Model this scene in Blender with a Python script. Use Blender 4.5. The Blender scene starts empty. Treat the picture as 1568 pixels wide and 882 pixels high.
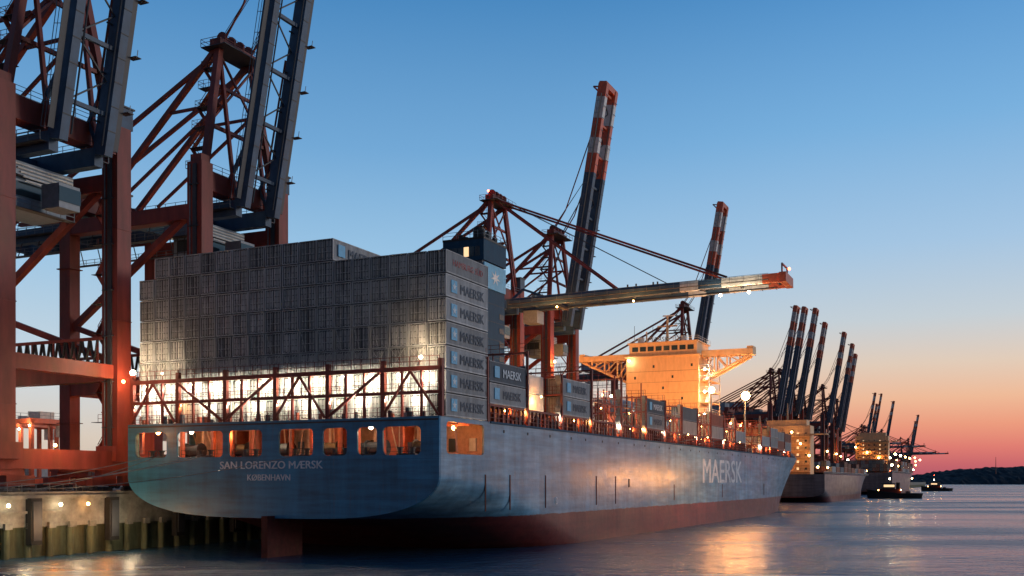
import bpy, math, random
from mathutils import Vector, Matrix, noise, Euler
random.seed(7)
R=math.radians
sc=bpy.context.scene
sc.view_settings.view_transform='Standard'
try: sc.view_settings.look='None'
except Exception: pass
sc.view_settings.exposure=0
COL=sc.collection

# ---------------------------------------------------------------- frame of the berth
PX,PY=-7.64,115.3
UX,UY=.418,.9086
ANG=math.atan2(UY,UX)
def L2W(a,s,z):
    return Vector((PX+a*UX-s*UY, PY+a*UY+s*UX, z))
def top(name,a=0,s=0,z=0,rot=0,scale=1.0):
    e=bpy.data.objects.new(name,None); COL.objects.link(e)
    e.location=L2W(a,s,z); e.rotation_euler=(0,0,ANG+rot); e.scale=(scale,)*3
    e.empty_display_size=1
    return e
def wtop(name,x,y,z=0,rot=0,scale=1.0):
    e=bpy.data.objects.new(name,None); COL.objects.link(e)
    e.location=(x,y,z); e.rotation_euler=(0,0,rot); e.scale=(scale,)*3
    return e
def px2s(x,a):
    t=(x-784)/1600; X0=PX+a*UX; Y0=PY+a*UY
    return (X0-t*Y0)/(UY+t*UX)

# ---------------------------------------------------------------- materials
def lin(h):
    h=h.lstrip('#'); c=[int(h[i:i+2],16)/255 for i in (0,2,4)]
    return tuple(x/12.92 if x<=.04045 else ((x+.055)/1.055)**2.4 for x in c)+(1,)
def mat(name,col,rough=.5,metal=0.0,var=.25,nscale=1.5,streak=0.0,spec=.5,rnd=0.0,rust=0.0,bump=0.0,rustcol=(.10,.045,.02,1)):
    m=bpy.data.materials.new(name); m.use_nodes=True; nt=m.node_tree; N=nt.nodes; K=nt.links
    b=N['Principled BSDF']; b.inputs['Roughness'].default_value=rough; b.inputs['Metallic'].default_value=metal
    b.inputs['Specular IOR Level'].default_value=spec
    tc=N.new('ShaderNodeTexCoord'); src=tc.outputs['Object']
    if rnd:
        oi=N.new('ShaderNodeObjectInfo')
        ofs=N.new('ShaderNodeVectorMath'); ofs.operation='MULTIPLY_ADD'; ofs.inputs[1].default_value=(.37,.37,.37)
        K.new(oi.outputs['Location'],ofs.inputs[0]); K.new(src,ofs.inputs[2]); src=ofs.outputs[0]
    mp=N.new('ShaderNodeMapping'); K.new(src,mp.inputs[0])
    mp.inputs['Scale'].default_value=(1,1,.25 if streak else 1)
    n=N.new('ShaderNodeTexNoise'); n.inputs['Scale'].default_value=nscale; n.inputs['Detail'].default_value=6; n.inputs['Roughness'].default_value=.65
    K.new(mp.outputs[0],n.inputs['Vector'])
    mr=N.new('ShaderNodeMapRange'); mr.inputs[1].default_value=.25; mr.inputs[2].default_value=.75
    mr.inputs[3].default_value=1-var; mr.inputs[4].default_value=1+var; K.new(n.outputs[0],mr.inputs[0])
    val=mr.outputs[0]
    if rnd:
        m2=N.new('ShaderNodeMapRange'); m2.inputs[3].default_value=1-rnd; m2.inputs[4].default_value=1+rnd
        K.new(oi.outputs['Random'],m2.inputs[0])
        mm=N.new('ShaderNodeMath'); mm.operation='MULTIPLY'; K.new(val,mm.inputs[0]); K.new(m2.outputs[0],mm.inputs[1]); val=mm.outputs[0]
    vm=N.new('ShaderNodeVectorMath'); vm.operation='SCALE'; vm.inputs[0].default_value=col[:3]; K.new(val,vm.inputs['Scale'])
    out=vm.outputs[0]
    if rust:
        n2=N.new('ShaderNodeTexNoise'); n2.inputs['Scale'].default_value=nscale*.8; n2.inputs['Detail'].default_value=8
        mp2=N.new('ShaderNodeMapping'); mp2.inputs['Location'].default_value=(13,5,2); mp2.inputs['Scale'].default_value=(1,1,.3)
        K.new(src,mp2.inputs[0]); K.new(mp2.outputs[0],n2.inputs['Vector'])
        r=N.new('ShaderNodeMapRange'); r.inputs[1].default_value=.52; r.inputs[2].default_value=.72; r.inputs[4].default_value=rust
        K.new(n2.outputs[0],r.inputs[0])
        mx=N.new('ShaderNodeMix'); mx.data_type='RGBA'; K.new(r.outputs[0],mx.inputs[0]); K.new(out,mx.inputs[6]); mx.inputs[7].default_value=rustcol
        out=mx.outputs[2]
    K.new(out,b.inputs['Base Color'])
    if bump:
        bp=N.new('ShaderNodeBump'); bp.inputs['Strength'].default_value=bump; bp.inputs['Distance'].default_value=.1
        K.new(n.outputs[0],bp.inputs['Height']); K.new(bp.outputs[0],b.inputs['Normal'])
    return m
def emis(name,col,st):
    m=bpy.data.materials.new(name); m.use_nodes=True; b=m.node_tree.nodes['Principled BSDF']
    b.inputs['Base Color'].default_value=(.8,.8,.8,1); b.inputs['Emission Color'].default_value=col[:3]+(1,); b.inputs['Emission Strength'].default_value=st
    return m
M={}
M['red']=mat('crane_red_oxide',(.19,.034,.024),.55,var=.4,rust=.45,nscale=.6,streak=1,spec=.35)
M['blue']=mat('boom_blue_grey',(.042,.085,.14),.5,var=.35,nscale=.5,rust=.2,spec=.3)
M['dark']=mat('dark_steel',(.03,.033,.04),.55)
M['grey']=mat('galvanised_grey',(.14,.16,.18),.5,metal=.2)
M['orange']=mat('signal_orange',(.55,.10,.04),.5,rust=.25)
M['white']=mat('white_paint',(.62,.62,.6),.5,rust=.25)
M['house']=mat('machinery_house',(.17,.23,.29),.5)
M['rope']=mat('steel_rope',(.05,.05,.055),.6)
M['cgrey']=mat('container_grey',(.35,.34,.335),.55,var=.3,rnd=.25,rust=.45,streak=1,nscale=1.1,rustcol=(.16,.12,.09,1))
M['cgreyd']=mat('container_door_grey',(.30,.275,.26),.65,var=.5,rnd=.5,rust=.6,streak=1,nscale=1.6,rustcol=(.12,.085,.06,1))
M['cdark']=mat('container_slate',(.09,.12,.15),.5,var=.25,rnd=.3,rust=.3,streak=1)
M['cdarkd']=M['cdark']
M['cwhite']=mat('container_white',(.66,.65,.6),.45,var=.15,rnd=.1,rust=.25,streak=1)
M['cwhited']=M['cwhite']
M['crust']=mat('container_brown',(.26,.075,.04),.5,var=.25,rnd=.4,rust=.4,streak=1)
M['crustd']=M['crust']
M['cblue']=mat('container_blue',(.05,.13,.27),.5,var=.25,rnd=.4,rust=.3,streak=1)
M['cblued']=M['cblue']
M['rod']=mat('door_rod',(.42,.40,.37),.5,metal=.0)
M['gap']=mat('door_gasket',(.015,.015,.015),.8)
M['text']=mat('lettering_navy',(.03,.05,.08),.6)
M['textw']=mat('lettering_white',(.5,.56,.6),.5,rust=.3,nscale=2)
M['texth']=mat('lettering_faded',(.5,.56,.6),.5,rust=.6,nscale=.8,rustcol=(.2,.3,.38,1))
M['textr']=mat('lettering_red',(.32,.04,.04),.6)
M['lblue']=mat('emblem_blue',(.10,.36,.55),.5)
M['deck']=mat('deck_oxide',(.20,.065,.04),.6,var=.3,rust=.3)
M['rudder']=mat('antifouling_red',(.075,.014,.012),.7,var=.4,rust=.3,spec=.2)
M['moor']=mat('mooring_deck_paint',(.42,.10,.06),.6,var=.4,rust=.4)
M['moorw']=mat('mooring_wall_paint',(.55,.34,.26),.6,var=.3,rust=.5)
M['funnel']=mat('funnel_blue',(.012,.055,.1),.7,var=.2,streak=1,spec=.2)
M['black']=mat('funnel_black',(.012,.012,.013),.6)
M['sodium_white']=mat('superstructure_sodium_tint',(.7,.44,.23),.55,var=.12,rust=.15,streak=1)  # white paint tinted orange; the sodium light is put into the colour
M['conc']=mat('quay_concrete',(.2,.19,.16),.85,var=.5,nscale=.7,rust=.25,bump=.6)
M['moss']=mat('quay_mossy_wall',(.09,.095,.05),.9,var=.6,nscale=.9,streak=1,bump=.8)
M['asph']=mat('quay_asphalt',(.06,.06,.06),.9,var=.3,nscale=.3)
M['rubber']=mat('rubber_fender',(.015,.015,.015),.85)
M['glass']=mat('window_glass',(.03,.05,.06),.08,var=.05)
M['lampw']=emis('lamp_warm_white',(1,.8,.5),45)
M['lampo']=emis('lamp_sodium',(1,.48,.14),45)
M['lampr']=emis('lamp_red',(1,.08,.03),20)
M['litwin']=emis('lit_window',(1,.62,.28),1.2)

def hull_mat(name,blue,red,zred,chalk_and_sheen,dirt=(.10,.085,.075,1)):
    m=bpy.data.materials.new(name); m.use_nodes=True; nt=m.node_tree; N=nt.nodes; K=nt.links
    b=N['Principled BSDF']
    tc=N.new('ShaderNodeTexCoord'); sp=N.new('ShaderNodeSeparateXYZ'); K.new(tc.outputs['Object'],sp.inputs[0])
    def noi(scale,sx,sy,sz,det=6):
        mp=N.new('ShaderNodeMapping'); mp.inputs['Scale'].default_value=(sx,sy,sz); K.new(tc.outputs['Object'],mp.inputs[0])
        n=N.new('ShaderNodeTexNoise'); n.inputs['Scale'].default_value=scale; n.inputs['Detail'].default_value=det; n.inputs['Roughness'].default_value=.6
        K.new(mp.outputs[0],n.inputs['Vector']); return n.outputs[0]
    xy=N.new('ShaderNodeMath'); xy.operation='ADD'; K.new(sp.outputs[0],xy.inputs[0]); K.new(sp.outputs[1],xy.inputs[1])
    cb=N.new('ShaderNodeCombineXYZ'); K.new(xy.outputs[0],cb.inputs[0]); K.new(sp.outputs[2],cb.inputs[1])
    br=N.new('ShaderNodeTexBrick'); br.inputs['Scale'].default_value=1; br.inputs['Brick Width'].default_value=9; br.inputs['Row Height'].default_value=2.3
    br.inputs['Mortar Size'].default_value=.03; br.inputs['Mortar Smooth'].default_value=.6; br.inputs['Color1'].default_value=(.86,.86,.86,1); br.inputs['Color2'].default_value=(1.12,1.12,1.12,1); br.inputs['Mortar'].default_value=(.75,.75,.75,1)
    K.new(cb.outputs[0],br.inputs['Vector'])
    streak=noi(1,.5,.5,.06); scr=noi(1.2,.12,.12,1.2); blot=noi(.22,.6,.6,1.2)
    ad=N.new('ShaderNodeMath'); ad.operation='ADD'; K.new(streak,ad.inputs[0]); K.new(scr,ad.inputs[1])
    mr=N.new('ShaderNodeMapRange'); mr.inputs[1].default_value=.72; mr.inputs[2].default_value=1.3; mr.inputs[3].default_value=.6; mr.inputs[4].default_value=1.45
    K.new(ad.outputs[0],mr.inputs[0])
    m1=N.new('ShaderNodeMath'); m1.operation='MULTIPLY'; K.new(mr.outputs[0],m1.inputs[0]); K.new(br.outputs[0],m1.inputs[1])
    st=N.new('ShaderNodeMath'); st.operation='MULTIPLY_ADD'; K.new(noi(1.5,.4,.4,.4),st.inputs[0]); st.inputs[1].default_value=.5; K.new(sp.outputs[2],st.inputs[2])
    gt=N.new('ShaderNodeMath'); gt.operation='GREATER_THAN'; gt.inputs[1].default_value=zred+.25; K.new(st.outputs[0],gt.inputs[0])
    ch=N.new('ShaderNodeMapRange'); ch.inputs[1].default_value=.38; ch.inputs[2].default_value=.62; ch.inputs[3].default_value=.22; ch.inputs[4].default_value=.85; K.new(noi(.6,.14,.12,.7,8),ch.inputs[0])
    sx=N.new('ShaderNodeMapRange'); sx.inputs[1].default_value=-.5; sx.inputs[2].default_value=-.3; K.new(sp.outputs[0],sx.inputs[0])
    sx2=N.new('ShaderNodeMath'); sx2.operation='MULTIPLY'; K.new(ch.outputs[0],sx2.inputs[0]); K.new(sx.outputs[0],sx2.inputs[1])
    mc=N.new('ShaderNodeMix'); mc.data_type='RGBA'; K.new(sx2.outputs[0],mc.inputs[0]); mc.inputs[6].default_value=blue+(1,); mc.inputs[7].default_value=chalk_and_sheen+(1,)  # sides paler than the transom: sky sheen put into the colour, plus chalky patches
    mx=N.new('ShaderNodeMix'); mx.data_type='RGBA'; mx.inputs[6].default_value=red+(1,); K.new(mc.outputs[2],mx.inputs[7]); K.new(gt.outputs[0],mx.inputs[0])
    vm=N.new('ShaderNodeVectorMath'); vm.operation='SCALE'; K.new(mx.outputs[2],vm.inputs[0]); K.new(m1.outputs[0],vm.inputs['Scale'])
    r=N.new('ShaderNodeMapRange'); r.inputs[1].default_value=.6; r.inputs[2].default_value=.76; r.inputs[4].default_value=.6; K.new(noi(1,.9,.9,.1,9),r.inputs[0])
    m2=N.new('ShaderNodeMix'); m2.data_type='RGBA'; K.new(r.outputs[0],m2.inputs[0]); K.new(vm.outputs[0],m2.inputs[6]); m2.inputs[7].default_value=dirt
    K.new(m2.outputs[2],b.inputs['Base Color'])
    rr=N.new('ShaderNodeMapRange'); rr.inputs[1].default_value=.3; rr.inputs[2].default_value=.7; rr.inputs[3].default_value=.28; rr.inputs[4].default_value=.48; K.new(blot,rr.inputs[0]); K.new(rr.outputs[0],b.inputs['Roughness'])
    bp=N.new('ShaderNodeBump'); bp.inputs['Strength'].default_value=.3; bp.inputs['Distance'].default_value=.1
    a2=N.new('ShaderNodeMath'); a2.operation='ADD'; K.new(noi(.5,1,1,1,3),a2.inputs[0]); K.new(noi(3,.3,.3,.3,2),a2.inputs[1])
    a3=N.new('ShaderNodeMath'); a3.operation='MULTIPLY_ADD'; K.new(br.outputs['Fac'],a3.inputs[0]); a3.inputs[1].default_value=-.15; K.new(a2.outputs[0],a3.inputs[2])
    K.new(a3.outputs[0],bp.inputs['Height']); K.new(bp.outputs[0],b.inputs['Normal'])
    return m
M['hull']=hull_mat('ship_hull_blue',(.018,.14,.25),(.12,.022,.018),4.55,(.18,.30,.39))
M['hull2']=hull_mat('ship_hull_grey',(.06,.065,.08),(.12,.03,.03),2.5,(.12,.12,.135))

# ---------------------------------------------------------------- mesh builder
class MB:
    def __init__(s): s.v=[];s.f=[];s.m=[];s.mats=[]
    def mi(s,k):
        if k not in s.mats: s.mats.append(k)
        return s.mats.index(k)
    def hexa(s,c,k):
        n=len(s.v); s.v+= [tuple(p) for p in c]; i=s.mi(k)
        for q in ((0,3,2,1),(4,5,6,7),(0,1,5,4),(1,2,6,5),(2,3,7,6),(3,0,4,7)):
            s.f.append(tuple(n+j for j in q)); s.m.append(i)
    def box(s,x0,x1,y0,y1,z0,z1,k):
        s.hexa([(x0,y0,z0),(x1,y0,z0),(x1,y1,z0),(x0,y1,z0),(x0,y0,z1),(x1,y0,z1),(x1,y1,z1),(x0,y1,z1)],k)
    def beam(s,p,q,w,h,k,up=(0,0,1)):
        p=Vector(p);q=Vector(q);d=(q-p).normalized();u=Vector(up)
        if abs(d.dot(u))>.97: u=Vector((1,0,0))
        a=d.cross(u).normalized();b=a.cross(d).normalized();a*=w/2;b*=h/2
        s.hexa([p-a-b,p+a-b,q+a-b,q-a-b,p-a+b,p+a+b,q+a+b,q-a+b],k)
    def tube(s,p,q,r,k,n=8,r2=None):
        p=Vector(p);q=Vector(q);d=(q-p).normalized();u=Vector((0,0,1))
        if abs(d.z)>.9:u=Vector((1,0,0))
        a=d.cross(u).normalized();b=a.cross(d); r2=r if r2 is None else r2
        o=len(s.v);i=s.mi(k)
        for j in range(n):
            t=2*math.pi*j/n; e=a*math.cos(t)+b*math.sin(t)
            s.v.append(tuple(p+e*r)); s.v.append(tuple(q+e*r2))
        for j in range(n):
            j2=(j+1)%n; s.f.append((o+2*j,o+2*j2,o+2*j2+1,o+2*j+1)); s.m.append(i)
        s.f.append(tuple(o+2*j for j in range(n))[::-1]); s.m.append(i)
        s.f.append(tuple(o+2*j+1 for j in range(n))); s.m.append(i)
    def poly(s,pts,k):
        n=len(s.v); s.v+=[tuple(p) for p in pts]; s.f.append(tuple(range(n,n+len(pts)))); s.m.append(s.mi(k))
    def rail(s,p,q,k='grey',h=1.1,step=2.0,t=.06):
        p=Vector(p);q=Vector(q);n=max(1,int((q-p).length/step)); U=Vector((0,0,h))
        for i in range(n+1):
            a=p+(q-p)*i/n; s.beam(a,a+U,t,t,k)
        s.beam(p+U,q+U,t,t,k); s.beam(p+U*.5,q+U*.5,t,t,k)
    def stairs(s,p,q,k='grey',w=.8):
        p=Vector(p);q=Vector(q); s.beam(p,q,w,.12,k); s.beam(p+Vector((0,0,1)),q+Vector((0,0,1)),.07,.07,k)
    def mesh(s,name):
        me=bpy.data.meshes.new(name); me.from_pydata(s.v,[],s.f)
        for k in s.mats: me.materials.append(M[k])
        me.polygons.foreach_set('material_index',s.m); me.update(); return me
    def obj(s,name,par):
        o=bpy.data.objects.new(name,s.mesh(name)); COL.objects.link(o); o.parent=par; return o
def inst(me,name,par,loc=(0,0,0),rot=(0,0,0),scale=(1,1,1)):
    o=bpy.data.objects.new(name,me); COL.objects.link(o); o.parent=par; o.location=loc; o.rotation_euler=rot; o.scale=scale; return o

import bmesh
def sphere_mesh(name,k):
    bm=bmesh.new(); bmesh.ops.create_uvsphere(bm,u_segments=10,v_segments=6,radius=1); me=bpy.data.meshes.new(name); bm.to_mesh(me); bm.free(); me.materials.append(M[k]); return me
SPH={k:sphere_mesh('bulb_'+k,k) for k in ('lampw','lampo','lampr')}
LD={}
def lamp(par,loc,power,kind='w',r=.2,lightoff=(0,0,-.5),bulb=True,size=.15):
    c={'w':(1,.78,.5),'o':(1,.40,.11),'r':(1,.12,.05),'c':(1,.9,.72)}[kind]
    if bulb: inst(SPH[{'w':'lampw','o':'lampo','r':'lampr','c':'lampw'}[kind]],'bulb',par,loc,scale=(r,r,r))
    if power>0:
        key=(power,kind,size)
        if key not in LD:
            l=bpy.data.lights.new('lamp_light','POINT'); l.energy=power; l.color=c; l.shadow_soft_size=size; LD[key]=l
        o=bpy.data.objects.new('light',LD[key]); COL.objects.link(o); o.parent=par
        o.location=Vector(loc)+Vector(lightoff)
TX={}
def text(par,body,size,loc,rot,k,name='lettering',align='CENTER',ext=.01,sx=1.0,bold=0.0):
    key=(body,size,k,align)
    if key not in TX:
        c=bpy.data.curves.new(name,'FONT'); c.body=body; c.size=size; c.align_x=align; c.extrude=ext; c.resolution_u=3
        c.materials.append(M[k]); TX[key]=c
    o=bpy.data.objects.new(name,TX[key]); COL.objects.link(o); o.parent=par; o.location=loc; o.rotation_euler=rot; o.scale=(sx,1,1)
    if bold:
        o2=bpy.data.objects.new(name,TX[key]); COL.objects.link(o2); o2.parent=par; o2.rotation_euler=rot; o2.scale=(sx,1,1)
        m=Euler(rot).to_matrix(); o2.location=Vector(loc)+m@Vector((bold,0,-.004))
    return o
SIDE=(R(90),0,0); AFT=(R(90),0,R(-90))

# ---------------------------------------------------------------- camera
cam=bpy.data.cameras.new('camera'); co=bpy.data.objects.new('camera',cam); COL.objects.link(co)
co.location=(0,0,9); co.rotation_euler=(R(90),0,0); cam.sensor_width=36; cam.lens=36*1600/1568; cam.shift_y=(737-441)/1568
cam.clip_end=30000; cam.clip_start=.5; sc.camera=co

# ---------------------------------------------------------------- sky
SUNAZ=R(33)
w=bpy.data.worlds.new('World'); sc.world=w; w.use_nodes=True; nt=w.node_tree; N=nt.nodes; K=nt.links
bg=N['Background']; tc=N.new('ShaderNodeTexCoord')
nz=N.new('ShaderNodeVectorMath'); nz.operation='NORMALIZE'; K.new(tc.outputs['Generated'],nz.inputs[0])
sp=N.new('ShaderNodeSeparateXYZ'); K.new(nz.outputs[0],sp.inputs[0])
def ramp(st):
    r=N.new('ShaderNodeValToRGB'); e=r.color_ramp.elements
    e[0].position=st[0][0]; e[0].color=lin(st[0][1]); e[1].position=st[-1][0]; e[1].color=lin(st[-1][1])
    for p,c in st[1:-1]:
        x=e.new(p); x.color=lin(c)
    K.new(sp.outputs[2],r.inputs[0]); return r.outputs[0]
rs=ramp([(0,'#a2566a'),(.014,'#be606c'),(.03,'#d87872'),(.05,'#e6987e'),(.075,'#eab898'),(.105,'#decab8'),(.145,'#c2ced6'),(.21,'#a2c4e2'),(.31,'#78b0de'),(.42,'#5294d0'),(1,'#235a96')])
ra=ramp([(0,'#cdb5a2'),(.04,'#d8cabb'),(.08,'#d0d4d5'),(.12,'#c0d3e0'),(.2,'#9cc5e4'),(.3,'#72a8d6'),(.42,'#4988c0'),(1,'#23558c')])
az=N.new('ShaderNodeVectorMath'); az.operation='DOT_PRODUCT'; az.inputs[1].default_value=(math.sin(SUNAZ),math.cos(SUNAZ),0); K.new(nz.outputs[0],az.inputs[0])
am=N.new('ShaderNodeMapRange'); am.interpolation_type='SMOOTHSTEP'; am.inputs[1].default_value=.78; am.inputs[2].default_value=.98; K.new(az.outputs['Value'],am.inputs[0])
mx=N.new('ShaderNodeMix'); mx.data_type='RGBA'; K.new(am.outputs[0],mx.inputs[0]); K.new(ra,mx.inputs[6]); K.new(rs,mx.inputs[7])
bk=N.new('ShaderNodeMapRange'); bk.interpolation_type='SMOOTHSTEP'; bk.inputs[1].default_value=-.5; bk.inputs[2].default_value=.45; K.new(az.outputs['Value'],bk.inputs[0])
mb=N.new('ShaderNodeMix'); mb.data_type='RGBA'; mb.blend_type='MULTIPLY'; mb.inputs[0].default_value=1
mk=N.new('ShaderNodeMix'); mk.data_type='RGBA'; mk.inputs[6].default_value=(.48,.42,.43,1); mk.inputs[7].default_value=(1,1,1,1); K.new(bk.outputs[0],mk.inputs[0])
K.new(mx.outputs[2],mb.inputs[6]); K.new(mk.outputs[2],mb.inputs[7])
ns=N.new('ShaderNodeTexSky'); ns.sky_type='NISHITA'; ns.sun_disc=False; ns.sun_elevation=R(1.0); ns.sun_rotation=SUNAZ; ns.altitude=0
sm=N.new('ShaderNodeVectorMath'); sm.operation='SCALE'; sm.inputs['Scale'].default_value=.003; K.new(ns.outputs[0],sm.inputs[0])
adn=N.new('ShaderNodeVectorMath'); adn.operation='ADD'; K.new(mb.outputs[2],adn.inputs[0]); K.new(sm.outputs[0],adn.inputs[1])
K.new(adn.outputs[0],bg.inputs[0]); bg.inputs[1].default_value=1.0
sl=bpy.data.lights.new('sun','SUN'); sl.energy=.85; sl.angle=R(14); sl.color=(1,.87,.78)
so=bpy.data.objects.new('sun',sl); COL.objects.link(so)
d=Vector((math.sin(R(82)),math.cos(R(82)),math.tan(R(9)))); so.rotation_euler=d.to_track_quat('Z','Y').to_euler()

# ---------------------------------------------------------------- water
def water():
    me=bpy.data.meshes.new('water'); S=14000
    me.from_pydata([(-S,-2000,0),(S,-2000,0),(S,2*S,0),(-S,2*S,0)],[],[(0,1,2,3)])
    m=bpy.data.materials.new('harbour_water'); m.use_nodes=True; nt=m.node_tree; N=nt.nodes; K=nt.links; b=N['Principled BSDF']
    b.inputs['Base Color'].default_value=(.014,.05,.095,1); b.inputs['IOR'].default_value=1.4
    tc=N.new('ShaderNodeTexCoord')
    def noi(s,sx,sy,det):
        mp=N.new('ShaderNodeMapping'); mp.inputs['Scale'].default_value=(sx,sy,1); mp.inputs['Rotation'].default_value=(0,0,R(-8)); K.new(tc.outputs['Object'],mp.inputs[0])
        n=N.new('ShaderNodeTexNoise'); n.inputs['Scale'].default_value=s; n.inputs['Detail'].default_value=det; K.new(mp.outputs[0],n.inputs['Vector']); return n.outputs[0]
    big=noi(.016,.35,1.8,5)
    rr=N.new('ShaderNodeMapRange'); rr.inputs[1].default_value=.38; rr.inputs[2].default_value=.62; rr.inputs[3].default_value=.15; rr.inputs[4].default_value=.34; K.new(big,rr.inputs[0]); K.new(rr.outputs[0],b.inputs['Roughness'])
    a=N.new('ShaderNodeMath'); a.operation='MULTIPLY_ADD'; K.new(noi(.28,1,1.8,4),a.inputs[0]); a.inputs[1].default_value=1.6
    m3=N.new('ShaderNodeMath'); m3.operation='MULTIPLY'; K.new(noi(1.5,1,1.5,3),m3.inputs[0]); m3.inputs[1].default_value=.4; K.new(m3.outputs[0],a.inputs[2])
    bs=N.new('ShaderNodeMapRange'); bs.inputs[1].default_value=.38; bs.inputs[2].default_value=.62; bs.inputs[3].default_value=.35; bs.inputs[4].default_value=1.0; K.new(big,bs.inputs[0])
    bp=N.new('ShaderNodeBump'); bp.inputs['Distance'].default_value=1.0; K.new(bs.outputs[0],bp.inputs['Strength']); K.new(a.outputs[0],bp.inputs['Height']); K.new(bp.outputs[0],b.inputs['Normal'])
    me.materials.append(m); o=bpy.data.objects.new('water',me); COL.objects.link(o)
water()

# ---------------------------------------------------------------- hull
def sstep(x): x=max(0,min(1,x)); return x*x*(3-2*x)
def build_hull(par,Lh,B,ztop,zcut,a0,mkey,name='hull',bow=.68,zc0=9.5,zb0=4.6,sheer=4.2,k=1.0):
    hb=B/2; ab=a0+Lh*bow; La=Lh*(1-bow)*1.0; aw=ab-Lh*.13; Lw=(a0+Lh-Lh*.04)-aw
    def bz(a,z):
        bd=hb if a<ab else hb*(1-((a-ab)/La)**2.2)
        bw=hb if a<aw else hb*(1-((a-aw)/Lw)**1.8)
        t=max(0,min(1,z/(ztop*1.05)))**1.3
        return max(.03,bw+(bd-bw)*t)
    def zt(a): return ztop+sheer*sstep((a-a0-Lh*.82)/(Lh*.13))
    st=[]; a=a0
    while a<a0+Lh:
        st.append(a); a+= 2.5*k if (a-a0<70*k) else (6*k if a<ab-10 else 2.5*k)
    st.append(a0+Lh-.05)
    V=[];F=[]; rows=[]
    for a in st:
        zc=zc0-(zc0+5.5)*sstep((a-a0)/(75*k)); zb=zb0-14*sstep((a-a0)/(60*k)); n=3.5; row=[]
        for i in range(7): 
            z=zcut+(zc-zcut)*i/6; row.append((bz(a,z),z))
        for i in range(1,15):
            r=math.sin(math.pi/2*(1-i/14))
            z=zc-(zc-zb)*math.sqrt(max(0,1-r**n)); row.append((bz(a,z)*r,z))
        rows.append(row)
    nb=len(rows[0])
    for side in (1,-1):
        o=len(V)
        for a,row in zip(st,rows):
            for b,z in row: V.append((a,hb-side*b,z))
        for i in range(len(st)-1):
            for j in range(nb-1):
                q=(o+i*nb+j,o+(i+1)*nb+j,o+(i+1)*nb+j+1,o+i*nb+j+1); F.append(q if side>0 else q[::-1])
    ustart=a0+ (12.6 if k==1.0 else 0)
    us=[ustart]+[x for x in st if x>ustart+.1]
    for side in (1,-1):
        o=len(V)
        for a in us:
            for i in range(6):
                z=zcut+(zt(a)-zcut)*i/5; V.append((a,hb-side*bz(a,z),z))
        for i in range(len(us)-1):
            for j in range(5):
                q=(o+i*6+j,o+i*6+j+1,o+(i+1)*6+j+1,o+(i+1)*6+j); F.append(q if side>0 else q[::-1])
    me=bpy.data.meshes.new(name); me.from_pydata(V,[],F); me.materials.append(M[mkey])
    for p in me.polygons: p.use_smooth=True
    o=bpy.data.objects.new(name,me); COL.objects.link(o); o.parent=par
    V=[];F=[]
    for a in us: V+= [(a,hb-bz(a,ztop)+.05,zt(a)-1.0 if a>a0+Lh*.85 else ztop-.1),(a,hb+bz(a,ztop)-.05,zt(a)-1.0 if a>a0+Lh*.85 else ztop-.1)]
    for i in range(len(us)-1): F.append((2*i,2*i+2,2*i+3,2*i+1))
    me=bpy.data.meshes.new('deck'); me.from_pydata(V,[],F); me.materials.append(M['deck']); o=bpy.data.objects.new('deck',me); COL.objects.link(o); o.parent=par
    return bz,zt
def rrect(x0,x1,y0,y1,r,n=4):
    pts=[]
    for cx,cy,a0 in ((x1-r,y1-r,0),(x0+r,y1-r,90),(x0+r,y0+r,180),(x1-r,y0+r,270)):
        for i in range(n+1):
            t=R(a0+90*i/n); pts.append((cx+r*math.cos(t),cy+r*math.sin(t)))
    return pts
def plate(par,name,outline,holes,loc,rot,k,ext=.12):
    c=bpy.data.curves.new(name,'CURVE'); c.dimensions='2D'; c.fill_mode='BOTH'; c.extrude=ext
    for pts in [outline]+holes:
        s=c.splines.new('POLY'); s.points.add(len(pts)-1)
        for i,p in enumerate(pts): s.points[i].co=(p[0],p[1],0,1)
        s.use_cyclic_u=True
    tmp=bpy.data.objects.new(name,c); COL.objects.link(tmp)
    dg=bpy.context.evaluated_depsgraph_get(); me=bpy.data.meshes.new_from_object(tmp.evaluated_get(dg)); bpy.data.objects.remove(tmp)
    mt=Matrix.Translation(loc)@Euler(rot).to_matrix().to_4x4(); me.transform(mt)
    me.materials.clear(); me.materials.append(M[k]); o=bpy.data.objects.new(name,me); COL.objects.link(o); o.parent=par; return o

ship=top('container_ship')
A0=-.7; HB=22.6; ZD=16.2
bz,zt=build_hull(ship,310.7,45.2,ZD,11.8,A0,'hull',bow=.678)
out=[(-HB,16.2),(HB,16.2),(HB,9.5)]
for i in range(1,40):
    x=HB*math.cos(math.pi*i/40); r=abs(x)/HB; out.append((x,9.5-4.9*math.sqrt(1-r**3.5)))
out.append((-HB,9.5))
holes=[]; hs=[]
for x0,x1 in ((208,256),(272,342),(350,402),(428,480),(495,532),(548,578),(587,645)):
    s0,s1=px2s(x0,A0),px2s(x1,A0); holes.append(rrect(HB-s0,HB-s1,11.95,15.15,.55)); hs.append((s1,s0))
plate(ship,'transom',out,holes,(A0,HB,0),AFT,'hull')
for sd,nm in ((0.0,'side_plate_starboard'),(45.2,'side_plate_port')):
    plate(ship,nm,[(A0,11.78),(12,11.78),(12,16.2),(A0,16.2)],[rrect(.9,10.3,12.1,15.7,.5),],(0,sd+(.12 if sd==0 else -.12),0),SIDE,'hull',.12)
b=MB()
b.box(-.55,11.8,.3,44.9,11.6,11.8,'moor'); b.box(11.3,11.6,.3,44.9,11.8,16.0,'moorw'); b.box(-.5,12.2,.26,44.94,16.0,16.18,'deck')
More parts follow.
